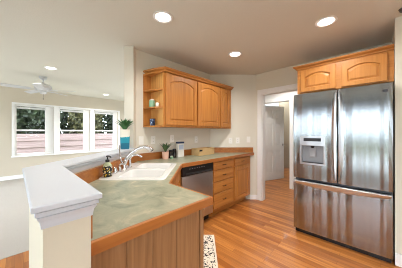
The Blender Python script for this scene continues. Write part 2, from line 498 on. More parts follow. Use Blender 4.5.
# ---------------------------------------------------------------- cabinets
def arch_door(bm, w, h, arch, t=0.022, stile=0.055, rail=0.06):
    """raised-panel door in local frame: x 0..w, z 0..h, front towards -y"""
    n = 14
    def outline(i):
        pts = [(stile + i, rail + i), (w - stile - i, rail + i)]
        zt = h - rail - i
        for k in range(n + 1):
            u = k / n
            x = (w - stile - i) + (2 * stile + 2 * i - w) * u
            s = abs(2 * u - 1)
            z = zt - arch * (s ** 2) if arch else zt
            pts.append((x, z))
        return pts
    m = n + 3
    outer = [(0, 0), (w, 0)] + [(w - w * k / n, h) for k in range(n + 1)]
    e = .004
    outer_f = [(min(max(x, e), w - e), min(max(z, e), h - e)) for x, z in outer]
    rings = [([(x, z) for x, z in outer], 0.0), ([(x, z) for x, z in outer], -t + .004), (outer_f, -t), (outline(0), -t), (outline(.005), -t + .012), (outline(.012), -t + .012), (outline(.030), -t + .002)]
    vr = [[bm.verts.new((x, y, z)) for x, z in p] for p, y in rings]
    for a, b in zip(vr, vr[1:]):
        for i in range(m):
            j = (i + 1) % m
            if (a[i].co - a[j].co).length < 1e-7 and (b[i].co - b[j].co).length < 1e-7: continue
            bm.faces.new((a[i], a[j], b[j], b[i]))
    bm.faces.new(vr[-1]); bm.faces.new(vr[0][::-1])
    bmesh.ops.remove_doubles(bm, verts=bm.verts, dist=1e-6)

def place(x, y, z, rz): return Matrix.Translation((x, y, z)) @ Matrix.Rotation(rz, 4, 'Z')
def door_on(root, x, y, z, rz, w, h, arch, name='door', m=None, **k):
    return obj(name, mapped(lambda b: arch_door(b, w, h, arch, **k), place(x, y, z, rz)), m or M['oak'], root)

# uppers on the kitchen wall: fronts face +X (local -y -> +X with rz = 90 deg)
UZ0, UZ1 = 1.38, 2.12
ux = -2.069
specs = [(1.390, 2.003, [(1.418, 0.572)], 'honey oak wall cabinet beside the open end shelf with arched door panel'),
         (2.004, 2.578, [(2.022, 0.542)], 'honey oak wall cabinet in the middle of the run above the counter'),
         (2.579, 2.930, [(2.598, 0.285)], 'narrow honey oak wall cabinet in the angled corner, last of the run')]
for a, b, doors, lab in specs:
    t = thing('wall_cabinet', lab, 'cabinet', (-2.2, (a + b) / 2, UZ0), 'upper kitchen cabinets')
    bm = bmnew()
    if b > 2.66: prism(bm, [(-2.378, a), (ux, a), (ux, b), (-2.125, b), (-2.378, 2.677)], UZ0, UZ1)
    else: box(bm, -2.378, ux, a, b, UZ0, UZ1)
    obj('body', bm, M['oak'], t)
    for y, w in doors: door_on(t, ux + .001, y, UZ0 + .028, PI / 2, w, UZ1 - UZ0 - .045, 0.06)
# crown along the whole upper run, wrapping the end shelf
def crown(bm, path, z0):
    """sweep a crown profile along an open xy path; outward is to the right of travel"""
    prof = [(0.002, 0), (0.010, 0.004), (0.012, 0.014), (0.022, 0.022), (0.038, 0.030), (0.042, 0.036), (0.045, 0.046), (0.002, 0.046)]
    P = [Vector(p) for p in path]
    rings = []
    for i, p in enumerate(P):
        ns = []
        if i > 0: d = (P[i] - P[i - 1]).normalized(); ns.append(Vector((d.y, -d.x)))
        if i < len(P) - 1: d = (P[i + 1] - P[i]).normalized(); ns.append(Vector((d.y, -d.x)))
        n = sum(ns, Vector((0, 0))).normalized(); k = 1 / max(0.3, n.dot(ns[0]))
        rings.append([bm.verts.new((p.x + n.x * o * k, p.y + n.y * o * k, z0 + z)) for o, z in prof])
    for a, b in zip(rings, rings[1:]):
        for i in range(len(prof)):
            j = (i + 1) % len(prof); bm.faces.new((a[i], a[j], b[j], b[i]))
    bm.faces.new(rings[0]); bm.faces.new(rings[-1][::-1])
# open end shelf
ES = [(-2.378, 1.388), (-2.378, 1.265), (-2.36, 1.262), (-2.20, 1.305), (ux, 1.372), (ux, 1.388)]
t = thing('corner_end_shelf', 'open honey oak end shelf with angled shelves beside the wall cabinets', 'shelf', (-2.3, 1.36, UZ0))
bm = bmnew(); box(bm, -2.378, -2.371, 1.262, 1.388, UZ0, UZ1); obj('back_panel', bm, M['oak'], t)
bm = bmnew(); box(bm, -2.371, ux, 1.382, 1.388, UZ0, UZ1); obj('side_panel', bm, M['oakpale'], t)
SHZ = [UZ0, 1.635, 1.872, UZ1 - .018]
for z in SHZ:
    bm = bmnew(); prism(bm, [(-2.3705, 1.3815)] + [(-2.3705, 1.258), (-2.33, 1.262), (-2.20, 1.297), (-2.12, 1.33), (-2.066, 1.36), (-2.066, 1.3815)], z, z + .018, 0.002)
    obj('shelf', bm, M['oaky'], t)
bm = bmnew(); crown(bm, [(-2.377, 1.300), (-2.33, 1.302), (-2.19, 1.340), (-2.048, 1.402), (-2.048, 2.93)], UZ1 + .001)
prism(bm, [(-2.377, 1.304), (-2.33, 1.304), (-2.19, 1.342), (-2.05, 1.404), (-2.05, 2.928), (-2.12, 2.928), (-2.377, 2.672)], UZ1 + .001, UZ1 + .006)
tag(obj('crown_moulding', bm, M['oaky']), 'oak crown moulding along the top of the wall cabinets and end shelf', 'moulding')

# cabinet over the fridge: fronts face -Y
FY = 2.715
t = thing('over_fridge_cabinet', 'honey oak cabinet with two arched doors above the stainless refrigerator', 'cabinet', (-0.36, 3.0, 1.83))
bm = bmnew(); box(bm, -0.815, 0.095, FY, YB - .002, 1.83, 2.15); obj('body', bm, M['oakx'], t)
door_on(t, -0.770, FY - .001, 1.842, 0, 0.385, 0.285, 0.045, rail=.05)
door_on(t, -0.335, FY - .001, 1.842, 0, 0.385, 0.285, 0.045, rail=.05)
bm = bmnew(); crown(bm, [(-0.817, YB - .01), (-0.817, FY - .002), (0.096, FY - .002)], 2.151); box(bm, -.81, .095, FY, YB - .01, 2.151, 2.156)
obj('crown', bm, M['oakx'], t)

# base run along the kitchen wall
BX = -1.815; BZ = 0.872
def slab_front(bm, w, h, t=.022):
    box(bm, 0, w, -t, 0, 0, h, .005)
    # routed inner field
    box(bm, .03, w - .03, -t - .002, -t + .002, .028, h - .028, .0018)
t = thing('drawer_base_cabinet', 'honey oak base cabinet with four drawers beside the dishwasher', 'cabinet', (-2.09, 2.355, 0))
bm = bmnew(); box(bm, -2.377, BX, 2.082, 2.629, 0.105, BZ); obj('body', bm, M['oak'], t)
bm = bmnew(); box(bm, -2.377, BX - .07, 2.082, 2.629, 0.001, .105); obj('toe_kick', bm, M['oaky'], t)
zt = BZ - .018
for hgt in (0.120, 0.160, 0.160, 0.220):
    zt -= hgt
    o = obj('drawer', mapped(lambda b: slab_front(b, 0.507, hgt), place(BX + .0005, 2.102, zt, PI / 2)), M['oaky'], t)
    zc = zt + hgt * .5
    bm = bmnew(); tube(bm, smooth_path([(BX + .02, 2.315, zc), (BX + .042, 2.325, zc), (BX + .046, 2.355, zc), (BX + .042, 2.385, zc), (BX + .02, 2.395, zc)], 4), .006, 8)
    obj('pull', bm, M['bronze'], o, True)
    zt -= .018
t = thing('door_base_cabinet', 'honey oak base cabinet with one door under a drawer, by the white door casing', 'cabinet', (-2.0, 2.9, 0))
pts = [(-2.377, 2.631), (BX, 2.631), (BX, 3.215), (-1.84, 3.215), (-2.377, 2.678)]
bm = bmnew(); prism(bm, pts, .105, BZ); obj('body', bm, M['oak'], t)
bm = bmnew(); prism(bm, [(-2.377, 2.631), (BX - .07, 2.631), (BX - .07, 3.165), (-1.89, 3.165), (-2.377, 2.678)], .001, .105); obj('toe_kick', bm, M['oaky'], t)
o = obj('drawer', mapped(lambda b: slab_front(b, 0.48, .13), place(BX + .0005, 2.665, BZ - .148, PI / 2)), M['oaky'], t)
bm = bmnew(); tube(bm, smooth_path([(BX + .02, 2.86, .79), (BX + .042, 2.87, .79), (BX + .046, 2.90, .79), (BX + .042, 2.93, .79), (BX + .02, 2.94, .79)], 4), .006, 8); obj('pull', bm, M['bronze'], o, True)
door_on(t, BX + .0005, 2.665, 0.125, PI / 2, 0.48, 0.585, 0)

# dishwasher
t = thing('dishwasher', 'stainless dishwasher with black control strip built under the counter', 'dishwasher', (-2.09, 1.78, 0))
bm = bmnew(); box(bm, -2.36, -1.83, 1.482, 2.078, .105, BZ - .002); obj('tub', bm, M['dgrey'], t)
bm = bmnew(); box(bm, -1.829, -1.79, 1.484, 2.076, .11, .735, .006, 2); dw = obj('door', bm, M['steel2'], t)
bm = bmnew(); box(bm, -1.829, -1.786, 1.484, 2.076, .738, .868, .006, 2); cp = obj('control_panel', bm, M['black'], t)
bm = bmnew(); box(bm, -1.7862, -1.776, 1.53, 2.03, .742, .775, .005, 2); obj('handle', bm, M['steel_dark'], cp)
for k in range(7):
    bm = bmnew(); box(bm, -1.786, -1.7845, 1.60 + k * .045, 1.62 + k * .045, .822, .830); obj('button', bm, M['grey'], cp)
bm = bmnew(); box(bm, -2.34, BX - .06, 1.486, 2.074, .001, .103); obj('kick_plate', bm, M['black'], t)

# diagonal sink base and peninsula base
t = thing('sink_base_cabinet', 'honey oak corner base cabinet set diagonally below the white sink', 'cabinet', (-1.75, 0.95, 0))
fl = -0.285
bm = bmnew()
pts = [D(1.45, fl), D(2.262, fl), (BX, 1.432), (BX, 1.478), (-2.376, 1.478), (-2.376, 1.168), D(1.45, LK + .01)]
prism(bm, pts, .105, 0.70); 
prism(bm, [D(1.45, fl - .02), D(1.45, fl), D(2.262, fl), (BX, 1.432), (BX, 1.478), (BX - .02, 1.478), (BX - .02, 1.44), D(2.25, fl - .02)], .70, BZ)
obj('body', bm, M['oak'], t)
bm = bmnew(); prism(bm, [D(1.47, fl - .07), D(2.28, fl - .07), (BX - .07, 1.478), (-2.376, 1.478), (-2.376, 1.168), D(1.47, LK + .01)], .001, .105); obj('toe_kick', bm, M['oaky'], t)
rz = YAW + PI / 2
for d0 in (1.475, 1.872):
    p = D(d0, fl + .0005); door_on(t, p[0], p[1], .125, rz, .385, .56, 0)
p = D(1.475, fl + .0005); obj('false_drawer', mapped(lambda b: slab_front(b, .782, .13), place(p[0], p[1], .715, rz)), M['oak'], t)
PXE = -0.772
t = thing('peninsula_cabinet', 'oak peninsula base with plain grained end panel beside the half wall', 'cabinet', (-1.0, 0.5, 0))
bm = bmnew(); prism(bm, [(PXE - .012, .184), (PXE - .012, .80), D(1.435, fl), D(1.435, LK + .01), (-1.40, .184)], .105, .70)
prism(bm, [(PXE - .012, .184), (PXE - .012, .80), D(1.435, fl), D(1.44, fl - .02), (-1.10, .78), (PXE - .03, .78), (PXE - .03, .184)], .70, BZ)
obj('body', bm, M['oak'], t)
bm = bmnew(); prism(bm, [(PXE - .05, .186), (PXE - .05, .73), (-1.17, .73), D(1.435, LK + .02), (-1.38, .186)], .001, .105); obj('toe_kick', bm, M['oaky'], t)
ys = [.186, .335, .46, .60, .772]
for a, b in zip(ys, ys[1:]):
    bm = bmnew(); box(bm, PXE - .0115, PXE, a + .0005, b - .0005, .002, BZ, .0015); obj('end_panel', bm, M['panel'], t)
bm = bmnew(); box(bm, PXE - .0115, PXE + .004, .7735, .806, .002, BZ, .002); obj('corner_post', bm, M['panel'], t)
door_on(t, PXE - .03, .801, .125, PI, .335, .56, 0)
obj('drawer', mapped(lambda b: slab_front(b, .335, .13), place(PXE - .03, .801, .715, PI)), M['oakx'], t)

# ---------------------------------------------------------------- worktop with sink cut-out
CT0, CT1 = 0.874, 0.914
fr = -0.25
cin = D((0.832 - R2.y * fr) / F2.y, fr); dfr = (1.78 + R2.x * fr) / (-F2.x); cb = D(dfr, fr)
wl = LK + .003
outer = [(-2.3785, D((2.3785 + R2.x * wl) / (-F2.x), wl)[1] ), D((.1835 - R2.y * wl) / F2.y, wl), (-.745, .1835), (-.745, .832), cin, cb, (-1.78, 3.278), (-2.3785, 2.680)]
hole = [D(1.52, -.835), D(1.52, -.325), D(2.27, -.325), D(2.27, -.835)]
def plate_hole(bm, outer, holes, z0, z1):
    loops = [outer] + holes
    for z in (z0, z1):
        vv = []
        es = []
        for lp in loops:
            v = [bm.verts.new((p[0], p[1], z)) for p in lp]; vv.append(v)
            es += [bm.edges.new((v[i], v[(i + 1) % len(v)])) for i in range(len(v))]
        bmesh.ops.triangle_fill(bm, use_beauty=True, edges=es)
        if z == z0: low = vv
    for a, b in zip(low, vv):
        for i in range(len(a)):
            j = (i + 1) % len(a); bm.faces.new((a[i], a[j], b[j], b[i]))
wt = thing('worktop', 'mottled green grey laminate worktop with oak edging wrapping the corner', 'worktop', (-1.6, 1.0, CT0))
bm = bmnew(); plate_hole(bm, outer, [hole], CT0, CT1); obj('slab', bm, M['laminate'], wt)
# oak edge band along exposed edges
def band(bm, path, t, z0, z1):
    P = [Vector(p) for p in path]; rings = []
    for i, p in enumerate(P):
        ns = []
        if i > 0: d = (P[i] - P[i - 1]).normalized(); ns.append(Vector((d.y, -d.x)))
        if i < len(P) - 1: d = (P[i + 1] - P[i]).normalized(); ns.append(Vector((d.y, -d.x)))
        n = sum(ns, Vector((0, 0))).normalized(); k = 1 / max(.3, n.dot(ns[0]))
        q = p + n * t * k
        rings.append([bm.verts.new((p.x, p.y, z0)), bm.verts.new((q.x, q.y, z0)), bm.verts.new((q.x, q.y, z1 - .003)), bm.verts.new((p.x + n.x * (t - .003) * k, p.y + n.y * (t - .003) * k, z1)), bm.verts.new((p.x, p.y, z1))])
    for a, b in zip(rings, rings[1:]):
        for i in range(5):
            j = (i + 1) % 5; bm.faces.new((a[i], a[j], b[j], b[i]))
    bm.faces.new(rings[0]); bm.faces.new(rings[-1][::-1])
bm = bmnew(); band(bm, [(-.7449, .184), (-.7449, .8321), cin, cb, (-1.7799, 3.279)], .014, CT0 - .008, CT1 + .0005)
obj('edge_band', bm, M['edge'], wt)
# oak upstand: short half wall, diagonal, kitchen wall, angled wall
bm = bmnew()
ly = .1835; q0 = D((ly - R2.y * wl) / F2.y, wl); q1 = D((2.3785 + R2.x * wl) / (-F2.x), wl)
band(bm, [(-1.79, 3.2685), (-2.3785, 2.680), q1, q0, (-.76, ly)], -.018, CT1, CT1 + .10)
obj('upstand', bm, M['edge'], wt)

# sink (drop-in, double bowl)
def DM(zz=0):   # matrix of the diagonal frame: local x = d, local y = -l (left-handed safe), z up
    return Matrix(((F2.x, -R2.x, 0, 0), (F2.y, -R2.y, 0, 0), (0, 0, 1, zz), (0, 0, 0, 1)))
def rrect(x0, x1, y0, y1, r, n=5):
    pts = []
    for cx, cy, a0 in ((x1 - r, y1 - r, 0), (x0 + r, y1 - r, PI / 2), (x0 + r, y0 + r, PI), (x1 - r, y0 + r, 3 * PI / 2)):
        for k in range(n + 1):
            a = a0 + PI / 2 * k / n; pts.append((cx + r * math.cos(a), cy + r * math.sin(a)))
    return pts
sk = thing('kitchen_sink', 'white drop in double bowl sink set diagonally in the corner worktop', 'sink', D(1.9, -.58) + (.74,))
def sink_bm(bm):
    O = (1.495, 2.295, .298, .862); B = [(1.545, 1.89, .345, .715), (1.93, 2.25, .345, .715)]
    zt = CT1 + .012
    o1 = rrect(*O, .05); o2 = rrect(O[0] + .008, O[1] - .008, O[2] + .008, O[3] - .008, .045)
    hs = [rrect(*b, .05) for b in B]
    v = [bm.verts.new((x, y, zt)) for x, y in o2]; es = [bm.edges.new((v[i], v[(i + 1) % len(v)])) for i in range(len(v))]
    low = [bm.verts.new((x, y, CT1 + .0006)) for x, y in o1]
    hv = []
    for h in hs:
        w = [bm.verts.new((x, y, zt)) for x, y in h]; hv.append(w); es += [bm.edges.new((w[i], w[(i + 1) % len(w)])) for i in range(len(w))]
    bmesh.ops.triangle_fill(bm, use_beauty=True, edges=es)
    n = len(low)
    for i in range(n): bm.faces.new((low[i], low[(i + 1) % n], v[(i + 1) % n], v[i]))
    for b, top in zip(B, hv):
        prev = top
        for dz, ins, r in ((.012, .006, .05), (.15, .016, .06), (.172, .035, .06), (.178, .07, .05)):
            cur = [bm.verts.new((x, y, zt - dz)) for x, y in rrect(b[0] + ins, b[1] - ins, b[2] + ins, b[3] - ins, r)]
            for i in range(len(cur)): bm.faces.new((prev[i], prev[(i + 1) % n], cur[(i + 1) % n], cur[i]))
            prev = cur
        bm.faces.new(prev)
obj('basin', mapped(sink_bm, DM()), M['sink'], sk, True)
for d in (1.717, 2.09):
    bm = bmnew(); p = D(d, -.53); lathe(bm, [(.045, 0), (.045, .004), (.03, .004), (.026, .001)], (p[0], p[1], CT1 + .012 - .1775), 20)
    obj('drain', bm, M['chrome'], sk, True)
SZ = CT1 + .0125
# main faucet
def P3(d, l, z): p = D(d, l); return (p[0], p[1], z)
ft = thing('kitchen_faucet', 'tall chrome pull-out faucet arching over the white sink', 'faucet', P3(1.875, -.79, SZ))
bm = bmnew(); p = D(1.875, -.79); lathe(bm, [(.032, 0), (.032, .006), (.026, .012), (.024, .05), (.022, .06)], (p[0], p[1], SZ), 20); obj('base', bm, M['chrome'], ft, True)
bm = bmnew(); tube(bm, smooth_path([P3(1.875, -.79, SZ + .05), P3(1.878, -.768, SZ + .10), P3(1.885, -.73, SZ + .15), P3(1.89, -.685, SZ + .19), P3(1.90, -.635, SZ + .217), P3(1.905, -.60, SZ + .228)], 6), [.0215] * 6 + [.018] * 25, 14); obj('spout', bm, M['chrome'], ft, True)
bm = bmnew(); tube(bm, smooth_path([P3(1.905, -.60, SZ + .228), P3(1.91, -.565, SZ + .224), P3(1.915, -.53, SZ + .208), P3(1.918, -.515, SZ + .192)], 5), [.018] * 5 + [.021] * 11, 14); o = obj('spray_head', bm, M['chrome'], ft, True)
bm = bmnew(); tube(bm, [P3(1.918, -.515, SZ + .192), P3(1.919, -.511, SZ + .186)], .018, 14); obj('nozzle', bm, M['black'], o, True)
bm = bmnew(); tube(bm, smooth_path([P3(1.872, -.795, SZ + .05), P3(1.86, -.815, SZ + .10), P3(1.85, -.825, SZ + .20), P3(1.848, -.822, SZ + .25)], 5), [.012] * 6 + [.007] * 10, 10); obj('lever', bm, M['chrome'], ft, True)
# small filtered water tap
t = thing('filter_tap', 'short chrome tap with a low curved spout right of the tall faucet', 'tap', P3(1.99, -.775, SZ))
bm = bmnew(); p = D(1.99, -.775); lathe(bm, [(.024, 0), (.024, .006), (.016, .014), (.015, .08), (.012, .09)], (p[0], p[1], SZ), 18); obj('base', bm, M['chrome'], t, True)
bm = bmnew(); tube(bm, smooth_path([P3(1.99, -.775, SZ + .07), P3(1.992, -.76, SZ + .115), P3(1.995, -.72, SZ + .135), P3(2.0, -.67, SZ + .128), P3(2.0, -.645, SZ + .11)], 6), .011, 12); obj('spout', bm, M['chrome'], t, True)
bm = bmnew(); tube(bm, [P3(1.99, -.79, SZ + .085), P3(1.985, -.81, SZ + .10), P3(1.98, -.825, SZ + .105)], .006, 8); obj('handle', bm, M['chrome'], t, True)
# two low fittings on the sink deck
t = thing('soap_dispenser', 'low chrome soap dispenser on the sink deck left of the tall faucet', 'dispenser', P3(1.775, -.79, SZ))
bm = bmnew(); p = D(1.775, -.79); lathe(bm, [(.022, 0), (.022, .005), (.017, .01), (.016, .045), (.008, .05), (.008, .062)], (p[0], p[1], SZ), 18); obj('base', bm, M['chrome'], t, True)
bm = bmnew(); tube(bm, smooth_path([P3(1.775, -.79, SZ + .06), P3(1.776, -.77, SZ + .075), P3(1.778, -.735, SZ + .07)], 5), .008, 10); obj('spout', bm, M['chrome'], t, True)
t = thing('air_gap_cap', 'small chrome air gap cap on the sink deck nearest the pump bottle', 'air gap', P3(1.70, -.80, SZ))
bm = bmnew(); p = D(1.70, -.80); lathe(bm, [(.024, 0), (.024, .006), (.019, .01), (.019, .045), (.014, .055)], (p[0], p[1], SZ), 18); obj('cap', bm, M['chrome'], t, True)

# ---------------------------------------------------------------- refrigerator
fx0, fx1, fs, fy = -.822, .086, -.352, 2.575
t = thing('refrigerator', 'stainless french door refrigerator with water dispenser standing in the alcove', 'refrigerator', (-.37, 2.95, 0))
bm = bmnew(); box(bm, fx0 + .006, fx1 - .004, 2.645, 3.26, .03, 1.775, .004); obj('cabinet', bm, M['dgrey'], t)
bm = bmnew(); box(bm, fx0 + .01, fx1 - .01, 2.63, 2.70, .001, .055); obj('toe_grille', bm, M['black'], t)
for x in (fx0 + .03, fx1 - .11):
    bm = bmnew(); box(bm, x, x + .08, 2.645, 2.74, 1.776, 1.795, .004); obj('hinge_cover', bm, M['dgrey'], t)
def curved_front(bm, x0, x1, z0, z1, bow, y=fy, back=2.642, n=12, xl=None, xr=None, cut=None):
    """door with a gently bowed face; xl, xr = bow span; cut = (x0,x1,z0,z1) recess opening left out of the face"""
    xl = fx0 if xl is None else xl; xr = fx1 if xr is None else xr
    def yy(x):
        u = (x - xl) / (xr - xl) * 2 - 1
        return y + bow * (u * u) 
    xs = [x0 + (x1 - x0) * k / n for k in range(n + 1)]
    zs = [z0, z1]
    if cut:
        xs = sorted([q for q in xs if abs(q - cut[0]) > .012 and abs(q - cut[1]) > .012] + [cut[0], cut[1]]); zs = [z0, cut[2], cut[3], z1]
    e = .006
    g = {}
    for i, x in enumerate(xs):
        for k, z in enumerate(zs): g[i, k] = bm.verts.new((x, yy(x), z))
    m = len(xs) - 1; q = len(zs) - 1
    for i in range(m):
        for k in range(q):
            if cut and xs[i] >= cut[0] - 1e-6 and xs[i + 1] <= cut[1] + 1e-6 and k == 1: continue
            bm.faces.new((g[i, k], g[i + 1, k], g[i + 1, k + 1], g[i, k + 1]))
    bl = [g[i, 0] for i in range(m + 1)] + [g[m, k] for k in range(1, q + 1)] + [g[i, q] for i in range(m - 1, -1, -1)] + [g[0, k] for k in range(q - 1, 0, -1)]
    ins = []
    for v in bl:
        ins.append(bm.verts.new((v.co.x, back, v.co.z)))
    for a in range(len(bl)):
        b = (a + 1) % len(bl); bm.faces.new((bl[a], bl[b], ins[b], ins[a]))
    bm.faces.new(ins)
    es = [e_ for e_ in bm.edges if all(abs(v.co.y - yy(v.co.x)) < 1e-6 and (abs(v.co.z - z0) < 1e-6) for v in e_.verts) or all(abs(v.co.y - yy(v.co.x)) < 1e-6 and (abs(v.co.z - z1) < 1e-6) for v in e_.verts) or all(abs(v.co.y - yy(v.co.x)) < 1e-6 and abs(v.co.x - x0) < 1e-6 for v in e_.verts) or all(abs(v.co.y - yy(v.co.x)) < 1e-6 and abs(v.co.x - x1) < 1e-6 for v in e_.verts)]
    bmesh.ops.bevel(bm, geom=es, offset=e, segments=2, affect='EDGES', profile=.5)
ZD0, ZD1 = .722, 1.795
RC = (-.725, -.487, .925, 1.142)
bm = bmnew(); curved_front(bm, fx0, fs - .004, ZD0, ZD1, .004, cut=RC, n=14); dl = obj('door', bm, M['steel'], t, True)
bm = bmnew(); curved_front(bm, fs + .004, fx1, ZD0, ZD1, .004, n=14); dr = obj('door', bm, M['steel'], t, True)
bm = bmnew(); curved_front(bm, fx0, fx1, .065, .690, .004, n=20); dw = obj('freezer_drawer', bm, M['steel'], t, True)
# long grip strips down the meeting edges of the two doors
for s, par in ((-1, dl), (1, dr)):
    xa = fs + s * .012
    bm = bmnew()
    n = 16; ring = []
    for k in range(n + 1):
        u = k / n; z = .76 + (1.76 - .76) * u
        w = .012 + .034 * math.sin(PI * u) ** .55
        pr = [(xa, 0), (xa, -.016), (xa + s * w * .45, -.020), (xa + s * w, -.004), (xa + s * w, 0)]
        ring.append([bm.verts.new((x, fy + y + .0035, z)) for x, y in pr])
    for a, b in zip(ring, ring[1:]):
        for i in range(5): bm.faces.new((a[i], a[(i + 1) % 5], b[(i + 1) % 5], b[i]))
    bm.faces.new(ring[0]); bm.faces.new(ring[-1][::-1])
    obj('handle', bm, M['steel2'], par, True)
# freezer grip: bowed lip along the drawer top
bm = bmnew(); ring = []
n = 20
for k in range(n + 1):
    u = k / n; x = fx0 + .01 + (fx1 - fx0 - .02) * u
    hgt = .022 + .040 * math.sin(PI * u) ** .6
    pr = [(0.002, .692), (-.022, .690), (-.026, .682), (-.016, .690 - hgt), (0.002, .690 - hgt - .008)]
    ring.append([bm.verts.new((x, fy + .001 + y, z)) for y, z in pr])
for a, b in zip(ring, ring[1:]):
    for i in range(5): bm.faces.new((a[i], a[(i + 1) % 5], b[(i + 1) % 5], b[i]))
bm.faces.new(ring[0]); bm.faces.new(ring[-1][::-1])
obj('handle', bm, M['steel2'], dw, True)
# dispenser
bm = bmnew()
pane_pts = [(-.745, -.468, .905, .925), (-.745, RC[0], .925, RC[3]), (RC[1], -.468, .925, RC[3]), (-.745, -.468, RC[3], 1.262)]
for a, b, c, d_ in pane_pts: box(bm, a, b, fy - .004, fy + .006, c, d_, .0015)
dp = obj('dispenser', bm, M['steel2'], dl, label='grey water and ice dispenser frame')
bm = bmnew()
x0, x1, z0, z1 = RC; yb = 2.636
for q in (((x0, fy, z0), (x1, fy, z0), (x1, yb, z0), (x0, yb, z0)), ((x0, fy, z1), (x1, fy, z1), (x1, yb, z1), (x0, yb, z1)), ((x0, fy, z0), (x0, yb, z0), (x0, yb, z1), (x0, fy, z1)), ((x1, fy, z0), (x1, yb, z0), (x1, yb, z1), (x1, fy, z1)), ((x0, yb, z0), (x1, yb, z0), (x1, yb, z1), (x0, yb, z1))):
    bm.faces.new([bm.verts.new(p) for p in q])
obj('niche', bm, M['grey'], dp)
bm = bmnew(); box(bm, -.700, -.512, fy - .006, fy - .003, 1.196, 1.236, .001); obj('display', bm, M['black'], dp)
bm = bmnew(); prism(bm, [(-.640, 2.60), (-.572, 2.60), (-.572, 2.634), (-.640, 2.634)], 1.0, 1.12, .008, 2); obj('paddle', bm, M['grey'], dp)
bm = bmnew(); lathe(bm, [(.014, 0), (.022, .02), (.024, .03)], (-.606, 2.597, 1.112), 14); obj('nozzle', bm, M['black'], dp, True)
bm = bmnew(); box(bm, -.715, -.497, 2.582, 2.632, .926, .934); obj('drip_tray', bm, M['steel_dark'], dp)
bm = bmnew(); box(bm, .012, .050, fy - .001, fy + .008, 1.708, 1.734, .002); obj('badge', bm, M['steel_dark'], dr)

# ---------------------------------------------------------------- hall door (open), pantry shelves
def six_panel(bm, w, h, t=.044):
    st, mid = .11, .10
    xs = [(st, w / 2 - mid / 2), (w / 2 + mid / 2, w - st)]
    zs = [(.20, .80), (.93, 1.55), (1.66, h - .12)]
    box(bm, .002, w - .002, -.004, .004, .002, h - .002)
    T = t / 2
    for a, b in ((0, st), (w / 2 - mid / 2, w / 2 + mid / 2), (w - st, w)): box(bm, a, b, -T, T, 0, h, .002)
    zz = [0] + [q for p in zs for q in p] + [h]
    for c, d_ in zip(zz[::2], zz[1::2]):
        for a, b in xs: box(bm, a, b, -T, T, c, d_, .002)
    for a, b in xs:
        for c, d_ in zs: box(bm, a + .025, b - .025, -T + .003, T - .003, c + .025, d_ - .025, .007)
ang = math.atan2(.75, .29)
hx, hy_ = PX0 + .02, Y2 + .165
o = obj('door_1', mapped(lambda b: six_panel(b, .76, 2.02), place(hx, hy_, .012, ang)), M['door'])
o['kind'] = 'structure'
def knob(side):
    bm = bmnew()
    p = Vector((.70, side * .022, .95)); q = Vector((0, side, 0))
    tube(bm, [p, p + q * .008], .03, 16); tube(bm, [p + q * .008, p + q * .03], .011, 12)
    tube(bm, [p + q * .03, p + q * .04, p + q * .055, p + q * .062], [.014, .027, .025, .010], 16)
    bmesh.ops.transform(bm, matrix=place(hx, hy_, .012, ang), verts=bm.verts)
    return bm
for s in (-1, 1): obj('door_knob', knob(s), M['chrome'], o, True)
for z in (.25, 1.0, 1.78):
    bm = bmnew(); tube(bm, [(hx - .006, hy_ - .018, z), (hx - .006, hy_ - .018, z + .09)], .007, 8); obj('hinge', bm, M['grey'], o, True)
labs = ['lowest white pantry shelf behind the open six panel door', 'middle white pantry shelf behind the open door, at knob height', 'upper white pantry shelf behind the open door', 'topmost white pantry shelf behind the open door']
for z, lab in zip((.45, .85, 1.25, 1.65), labs):
    bm = bmnew(); box(bm, -1.74, -1.422, 5.2, 6.9, z, z + .025, .003)
    s = thing('pantry_shelf', lab, 'shelf', (-1.58, 6.0, z), 'pantry shelves'); obj('board', bm, M['white'], s)
    for y in (5.4, 6.6):
        bm = bmnew(); box(bm, -1.68, -1.422, y, y + .02, z - .05, z - .001); box(bm, -1.44, -1.422, y, y + .02, z - .18, z - .05); obj('bracket', bm, M['white'], s)

# ---------------------------------------------------------------- recessed lights
def can(loc, lab, r=.078, power=CAN_POWER, grp='recessed ceiling lights'):
    t = thing('recessed_light', lab, 'ceiling light', loc, grp)
    x, y, z = loc
    bm = bmnew()
    lathe(bm, [(r + .018, -.0005), (r + .018, -.006), (r, -.008), (r - .006, -.004), (r - .006, -.0005)], loc, 28, False, False)
    obj('trim_ring', bm, M['white'], t, True)
    bm = bmnew(); lathe(bm, [(r - .006, -.0045), (r * .6, -.0055), (.004, -.006)], loc, 28, False, True); obj('lens', bm, M['lamp'], t, True)
    l = bpy.data.lights.new('bulb', 'AREA'); l.shape = 'DISK'; l.size = r * 1.6; l.energy = power; l.color = (1, .97, .93); l.spread = math.radians(150)
    b = bpy.data.objects.new('bulb', l); COL.objects.link(b); b.parent = t; b.location = (0, 0, -.012)
    return t
can((-1.527, 1.021, H), 'recessed ceiling light nearest the camera, above the sink')
can((-.40, 2.231, H), 'recessed ceiling light in front of the refrigerator cabinet')
can((-1.504, 2.232, H), 'recessed ceiling light above the drawers, left of the angled wall')
can((-.40, 1.02, H), 'recessed ceiling light above the near end of the kitchen')
def lz(x): return H + (x + 2.40) / (XW - .2 + 2.40) * .12
can((-4.30, .46, lz(-4.30) - .001), 'recessed ceiling light above the ceiling fan mount', power=20)
can((-6.35, 2.07, lz(-6.35) - .001), 'recessed ceiling light over the window beside the blue vase', power=20)
can((-.9, -1.3, H), 'recessed ceiling light in the dining area')
can((1.2, 0.6, H), 'recessed ceiling light by the added side window')
can((-1.55, 3.95, H), 'added unseen ceiling light that brightens the hall behind the refrigerator wall', power=14)  # no fixture in view here; lamp added to keep the hall bright
can((-1.95, 5.9, H), 'recessed ceiling light in the pantry', power=.6)
